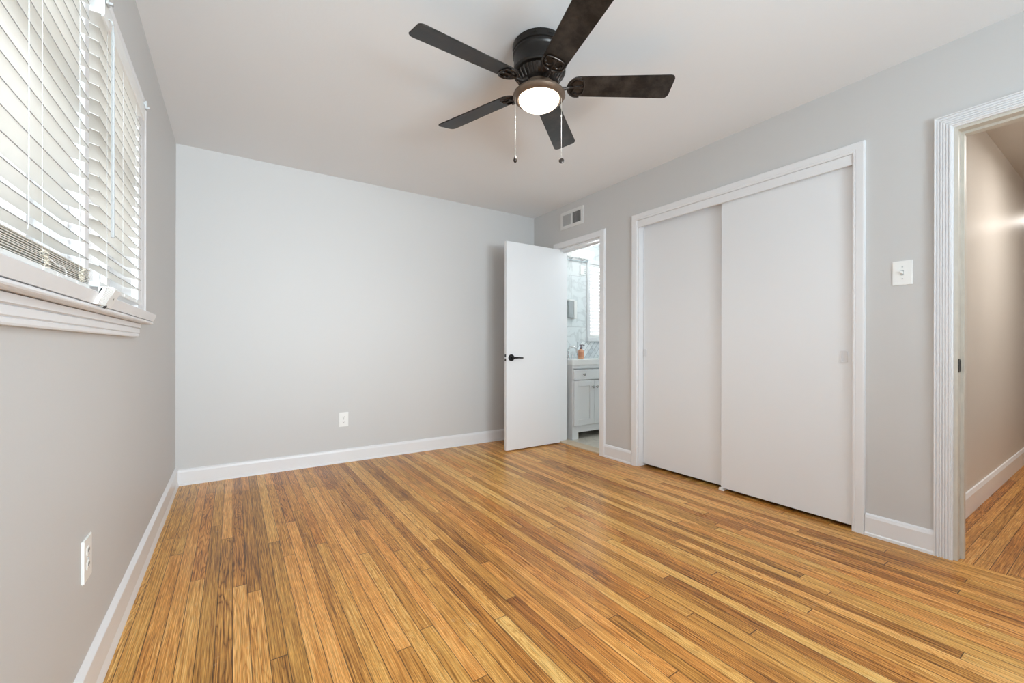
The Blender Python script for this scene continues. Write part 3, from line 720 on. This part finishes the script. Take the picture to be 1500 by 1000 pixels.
def plate(mb, hw, hh, d, r=0.006):
    mb.prism([(-hw, -hh), (hw, -hh), (hw, hh), (-hw, hh)], 0, d, bev=0.0025)
def at_wall(loc, normal):
    """local x = along the wall, y = up, z = out of the wall"""
    n = Vector(normal); u = Vector((0, 0, 1)); x = u.cross(n)
    m = Matrix.Identity(4)
    for i, a in enumerate((x, u, n)): m[0][i], m[1][i], m[2][i] = a
    return Matrix.Translation(loc) @ m
# light switch
t = empty('light_switch', (XR, 0.694, 1.376)); tag(t, 'white toggle light switch between closet and entry', 'light switch')
A = at_wall((XR, 0.694, 1.376), (-1, 0, 0))
k = MB(); k.M = A; plate(k, 0.039, 0.061, 0.006); k.build('plate', M['plastic'], t)
k = MB(); k.M = A; k.box(-0.0055, 0.0055, -0.013, 0.013, 0.0055, 0.0066); k.build('toggle_slot', M['grey'], t)
k = MB(); k.M = A @ Matrix.Translation((0, -0.002, 0.006)) @ Matrix.Rotation(math.radians(-28), 4, 'X'); k.box(-0.0042, 0.0042, -0.006, 0.006, 0, 0.014, bev=0.0015); k.build('toggle', M['plastic'], t)
for s in (-1, 1):
    k = MB(); k.M = A @ Matrix.Translation((0, s * 0.030, 0.006)); k.lathe([(0, 0.0012), (0.0028, 0.0010), (0.0032, 0)], 12); k.build('screw', M['grey'], t)
# outlets
def outlet(label, loc, normal, hw=0.036, hh=0.060):
    t = empty('wall_outlet', loc); tag(t, label, 'outlet', 'white wall outlets')
    A = at_wall(loc, normal)
    k = MB(); k.M = A; plate(k, hw, hh, 0.006); k.build('plate', M['plastic'], t)
    for s in (-1, 1):
        k = MB(); k.M = A @ Matrix.Translation((0, s * 0.0195, 0))
        pts = [(0.0165 * max(-0.8, min(0.8, math.cos(a))) / 0.8 * 0.95, 0.0145 * math.sin(a)) for a in [2 * PI * q / 28 for q in range(28)]]
        k.prism(pts, 0.0055, 0.0078, bev=0.0008); r = k.build('receptacle', M['plastic'], t)
        k = MB(); k.M = A @ Matrix.Translation((0, s * 0.0195, 0.0074))
        k.box(-0.0075, -0.0053, -0.001, 0.008, 0, 0.0008); k.box(0.0053, 0.0075, -0.0005, 0.007, 0, 0.0008)
        k.M = k.M @ Matrix.Translation((0, -0.0075, 0)); k.lathe([(0, 0.0008), (0.0026, 0.0008), (0.0026, 0)], 12)
        k.build('slots', M['slot'], r)
    k = MB(); k.M = A @ Matrix.Translation((0, 0, 0.006)); k.lathe([(0, 0.0012), (0.0024, 0.0010), (0.0028, 0)], 12); k.build('screw', M['grey'], t)
outlet('white outlet low on the blank back wall', (0.796, YB, 0.370), (0, -1, 0), 0.038, 0.061)
outlet('white outlet low on the wall under the blinds', (XL, 1.636, 0.408), (1, 0, 0), 0.040, 0.060)

# ================================================================== BATHROOM CONTENT
VX0, VX1, VY0 = 3.022, 3.632, 3.402
van = empty('vanity', (VX0, VY0, 0)); tag(van, 'white shaker vanity cabinet in the bathroom', 'vanity')
k = MB()
k.box(VX0 + .001, VX1 - .001, VY0 + 0.021, YBATH - 0.014, 0.10, 0.799)
k.box(VX0, VX0 + 0.018, VY0 + .02, YBATH - 0.013, 0.0, 0.80)
k.box(VX1 - 0.018, VX1, VY0 + .02, YBATH - 0.013, 0.0, 0.80)
k.box(VX0, VX0 + 0.085, VY0, VY0 + 0.02, 0.0, 0.145); k.box(VX1 - 0.085, VX1, VY0, VY0 + 0.02, 0.0, 0.145); k.box(VX0 + 0.085, VX1 - 0.085, VY0, VY0 + 0.02, 0.075, 0.145)
k.box(VX0, VX1, VY0, VY0 + 0.02, 0.765, 0.80)
k.box(VX0, VX0 + 0.012, VY0, VY0 + 0.02, 0.145, 0.765); k.box(VX1 - 0.012, VX1, VY0, VY0 + 0.02, 0.145, 0.765)
k.build('body', M['cabinet'], van)
k = MB(); k.box(VX0 - 0.012, VX1 + 0.012, VY0 - 0.012, YBATH - 0.013, 0.80, 0.862, bev=0.004)
k.build('countertop', M['stone'], van)
k = MB(); k.box(VX0 + 0.014, VX1 - 0.014, VY0 - 0.014, VY0 + 0.006, 0.642, 0.752, bev=0.002); dr = k.build('drawer', M['cabinet'], van)
def knob(x, z, par):
    q = MB(); q.M = Matrix.Translation((x, VY0 - 0.014, z)) @ Matrix.Rotation(PI / 2, 4, 'X'); q.lathe([(0.006, 0), (0.005, 0.012), (0.013, 0.018), (0.015, 0.024), (0.011, 0.029), (0, 0.031)], 20)
    o = q.build('knob', M['knob'], par, True); o['label'] = 'brushed metal knob'
xm = (VX0 + VX1) / 2
knob(3.165, 0.700, dr)
for x0, x1, kx in ((VX0 + 0.014, xm - 0.0015, xm - 0.030), (xm + 0.0015, VX1 - 0.014, xm + 0.030)):
    k = MB(); z0, z1, s = 0.150, 0.634, 0.062; ya, yb_ = VY0 - 0.014, VY0 + 0.006
    k.box(x0, x0 + s, ya, yb_, z0, z1, bev=0.0015); k.box(x1 - s, x1, ya, yb_, z0, z1, bev=0.0015); k.box(x0 + s, x1 - s, ya, yb_, z0, z0 + s, bev=0.0015); k.box(x0 + s, x1 - s, ya, yb_, z1 - s, z1, bev=0.0015); k.box(x0 + s - .002, x1 - s + .002, ya + 0.010, yb_, z0 + s - .002, z1 - s + .002)
    dd = k.build('door', M['cabinet'], van); knob(kx, 0.560, dd)
# faucet
t = empty('faucet', (3.29, 3.76, 0.862)); tag(t, 'chrome gooseneck faucet on the vanity top', 'faucet')
k = MB(); fx, fy = 3.275, 3.765
pts = [(fx, fy, 0.863), (fx, fy, 0.93)] + [(fx + 0.042 - 0.042 * math.cos(a), fy - 0.06 * (1 - math.cos(a)) / 2, 0.945 + 0.055 * math.sin(a)) for a in [i / 10 * PI for i in range(11)]] + [(fx + 0.084, fy - 0.062, 0.925)]
k.tube(pts, 0.012, 12); k.build('spout', M['chrome'], t, True)
k = MB(); k.M = Matrix.Translation((fx, fy, 0.862)); k.lathe([(0, 0), (0.026, 0), (0.024, 0.008), (0.014, 0.012), (0, 0.013)], 24); k.build('base', M['chrome'], t, True)
k = MB(); k.M = Matrix.Translation((fx + 0.085, fy + 0.02, 0.862)); k.lathe([(0, 0), (0.017, 0), (0.015, 0.03), (0.011, 0.045), (0, 0.047)], 20); k.M = Matrix.Identity(4); k.tube([(fx + .085, fy + .02, .905), (fx + .085, fy - .03, .918)], 0.005, 8); k.build('handle', M['chrome'], t, True)
# soap bottle
t = empty('soap_bottle', (3.345, 3.62, 0.862)); tag(t, 'peach soap bottle with a dark pump beside the faucet', 'soap bottle')
T = Matrix.Translation((3.345, 3.62, 0.8625))
k = MB(); k.M = T; k.lathe([(0, 0), (0.031, 0), (0.034, 0.005), (0.034, 0.085), (0.030, 0.098), (0.016, 0.106), (0.013, 0.112), (0, 0.112)], 28); k.build('bottle', M['soap'], t, True)
k = MB(); k.M = T; k.lathe([(0.0345, 0.018), (0.0348, 0.018), (0.0348, 0.078), (0.0345, 0.078)], 28); o = k.build('label', M['soaplabel'], t, True)
k = MB(); k.M = T; k.lathe([(0, 0.111), (0.016, 0.111), (0.016, 0.128), (0.007, 0.131), (0.0045, 0.150), (0.011, 0.152), (0.011, 0.160), (0, 0.162)], 20); k.tube([(0, 0, 0.157), (0.022, -0.012, 0.157), (0.036, -0.020, 0.151)], 0.0045, 8); k.build('pump', M['pump'], t, True)
# vanity light
t = empty('vanity_light', (3.45, YBATH, 2.10)); tag(t, 'two-shade white glass vanity light on the tiled wall', 'wall light')
k = MB(); k.box(3.30, 3.66, YBATH - 0.03, YBATH - 0.0005, 2.035, 2.065, bev=0.006); k.build('bar', M['chrome'], t)
for x0, x1 in ((3.30, 3.455), (3.478, 3.655)):
    k = MB(); k.M = Matrix.Translation(((x0 + x1) / 2, YBATH - 0.085, 2.115)) @ Matrix.Rotation(PI / 2, 4, 'Y'); L2 = (x1 - x0) / 2
    k.lathe([(0, -L2), (0.046, -L2), (0.052, -L2 + 0.006), (0.052, L2 - 0.006), (0.046, L2), (0, L2)], 28); k.build('shade', M['shade'], t, True)
    k = MB(); k.M = Matrix.Identity(4); k.tube([((x0 + x1) / 2, YBATH - 0.028, 2.05), ((x0 + x1) / 2, YBATH - 0.06, 2.06), ((x0 + x1) / 2, YBATH - 0.075, 2.075)], 0.008, 8); k.build('arm', M['chrome'], t, True)
l = bpy.data.lights.new('added_vanity_fill', 'POINT'); l.energy = 9; l.shadow_soft_size = 0.12; l.color = (0.97, 0.99, 1.0)  # point lamp added away from the fixture to light the vanity front and floor
o = bpy.data.objects.new('added_vanity_fill', l); COL.objects.link(o); o.location = (3.60, 3.15, 2.15)
# wall boxes
t = empty('wall_dispenser', (3.41, YBATH, 1.45)); tag(t, 'small white and grey box on the tiled wall above the faucet', 'wall box')
k = MB(); k.box(3.33, 3.405, YBATH - 0.05, YBATH - 0.0005, 1.345, 1.545, bev=0.003); k.build('body', M['grey'], t)
k = MB(); k.box(3.405, 3.45, YBATH - 0.058, YBATH - 0.0005, 1.335, 1.55, bev=0.004); k.box(3.325, 3.41, YBATH - 0.056, YBATH - 0.0005, 1.545, 1.562, bev=0.003); k.build('cover', M['plastic'], t)
t = empty('wall_plate', (3.575, YBATH, 1.93)); tag(t, 'small white plate high on the tiled wall beside the bathroom window', 'wall plate')
k = MB(); k.box(3.54, 3.625, YBATH - 0.020, YBATH - 0.0005, 1.88, 1.995, bev=0.003); k.build('plate', M['plastic'], t)
k = MB()
for i in range(4): k.box(3.605, 3.622, YBATH - 0.0212, YBATH - 0.019, 1.895 + i * 0.022, 1.905 + i * 0.022)
k.build('vents', M['grey'], t)
# bathroom window with blind
w4 = empty('window_3', (4.06, YBATH, BWZ0)); tag(w4, 'bright white framed window in the bathroom', 'window', kind='structure')
k = MB(); c0, c1 = YBATH - 0.02, YBATH - 0.0005
k.box(BW0 - 0.045, BW0, c0, c1, BWZ0 - 0.05, BWZ1 + 0.05, bev=0.003); k.box(BW1, BW1 + 0.045, c0, c1, BWZ0 - 0.05, BWZ1 + 0.05, bev=0.003); k.box(BW0, BW1, c0, c1, BWZ1, BWZ1 + 0.05, bev=0.003); k.box(BW0 - 0.06, BW1 + 0.06, YBATH - 0.05, c1, BWZ0 - 0.05, BWZ0, bev=0.004)
k.build('casing', M['trim'], w4)
k = MB(); s0, s1 = YBATH + 0.05, YBATH + 0.09
k.frame_y(s0, s1, BW0, BW1, BWZ0, BWZ1, 0.036); k.box(BW0 + .036, BW1 - .036, s0 + .005, s1 - .002, 1.56, 1.59)
k.build('sash', M['vinyl'], w4)
k = MB(); k.box(BW0 + 0.03, BW1 - 0.03, YBATH + 0.07, YBATH + 0.074, BWZ0 + 0.03, BWZ1 - 0.03); k.build('pane', M['glass'], w4)
t = empty('window_blind', (4.06, YBATH + 0.02, 1.2)); tag(t, 'white blind half open in the bathroom window', 'blind')
k = MB(); k.box(BW0 + 0.004, BW1 - 0.004, YBATH + 0.002, YBATH + 0.04, BWZ1 - 0.035, BWZ1 - 0.002, bev=0.002); k.build('headrail', M['blindrail'], t)
k = MB(); z = BWZ1 - 0.06
while z > BWZ0 + 0.05:
    k.M = Matrix.Translation(((BW0 + BW1) / 2, YBATH + 0.022, z)) @ Matrix.Rotation(math.radians(-10), 4, 'X'); k.box(-(BW1 - BW0) / 2 + 0.006, (BW1 - BW0) / 2 - 0.006, -0.0175, 0.0175, -0.001, 0.001); z -= 0.042
k.build('slats', M['slats'], t)
k = MB(); k.box(BW0 + 0.006, BW1 - 0.006, YBATH + 0.005, YBATH + 0.038, BWZ0 + 0.012, BWZ0 + 0.032, bev=0.004); k.build('bottom_rail', M['blindrail'], t)
for xx in (BW0 + 0.06, BW1 - 0.06):
    k = MB(); k.tube([(xx, YBATH + 0.003, BWZ1 - 0.03), (xx, YBATH + 0.003, BWZ0 + 0.03)], 0.001, 5); k.build('ladder_cord', M['ladder'], t)

# ================================================================== HALL LAMPS (far one gives the wall highlight, near one is added fill)
for i, (x, y, wt, lab) in enumerate(((7.0, 0.40, 5, 'round glass ceiling light far down the hall'), (4.4, -0.25, 25, 'added round ceiling light filling the hall near the entry'))):
    t = empty('hall_light_or_added_fill', (x, y, H)); tag(t, lab, 'ceiling light')
    k = MB(); k.M = Matrix.Translation((x, y, 0)); k.lathe([(0, H), (0.15, H), (0.15, H - 0.02), (0, H - 0.02)], 32); k.build('base', M['antique'], t, True)
    k = MB(); k.M = Matrix.Translation((x, y, 0)); k.lathe([(0.14, H - 0.02), (0.13, H - 0.05), (0.09, H - 0.075), (0, H - 0.085)], 32); k.build('glass_shade', M['bowl'], t, True)
    l = bpy.data.lights.new('hall_lamp_or_added_fill', 'AREA'); l.shape = 'DISK'; l.size = 0.26; l.energy = wt; l.color = (1.0, 0.95, 0.89)
    o = bpy.data.objects.new('hall_lamp_or_added_fill', l); COL.objects.link(o); o.location = (x, y, H - 0.095)

# ================================================================== OUTDOORS
k = MB(); k.box(-30, 30, -30, 30, -0.7, -0.5)
struct('ground', 'pale paving outside the windows', 'ground', k, M['grass'])
t = empty('tree', (6.2, 9.0, -0.5)); tag(t, 'leafy tree outside the bathroom window', 'tree')
k = MB(); k.tube([(6.2, 9.0, -0.5), (6.22, 9.0, 0.8), (6.15, 9.05, 2.0), (6.2, 9.0, 3.2)], [0.16, 0.13, 0.10, 0.05], 10); k.build('trunk', M['bark'], t, True)
k = MB(); R = random.Random(3)
for i in range(900):
    d = Vector((R.gauss(0, 1), R.gauss(0, 1), R.gauss(0, 1))).normalized() * (R.random() ** 0.4)
    c = Vector((6.2 + d.x * 1.5, 9.0 + d.y * 1.5, 2.9 + d.z * 1.0)); s = R.uniform(0.05, 0.11)
    a, b2 = Vector((R.gauss(0, 1), R.gauss(0, 1), R.gauss(0, 1))).normalized(), Vector((R.gauss(0, 1), R.gauss(0, 1), R.gauss(0, 1))).normalized()
    k.bm.faces.new([k.v(c - a * s), k.v(c + b2 * s * 0.5), k.v(c + a * s), k.v(c - b2 * s * 0.5)])
k.build('crown', M['leaf'], t)
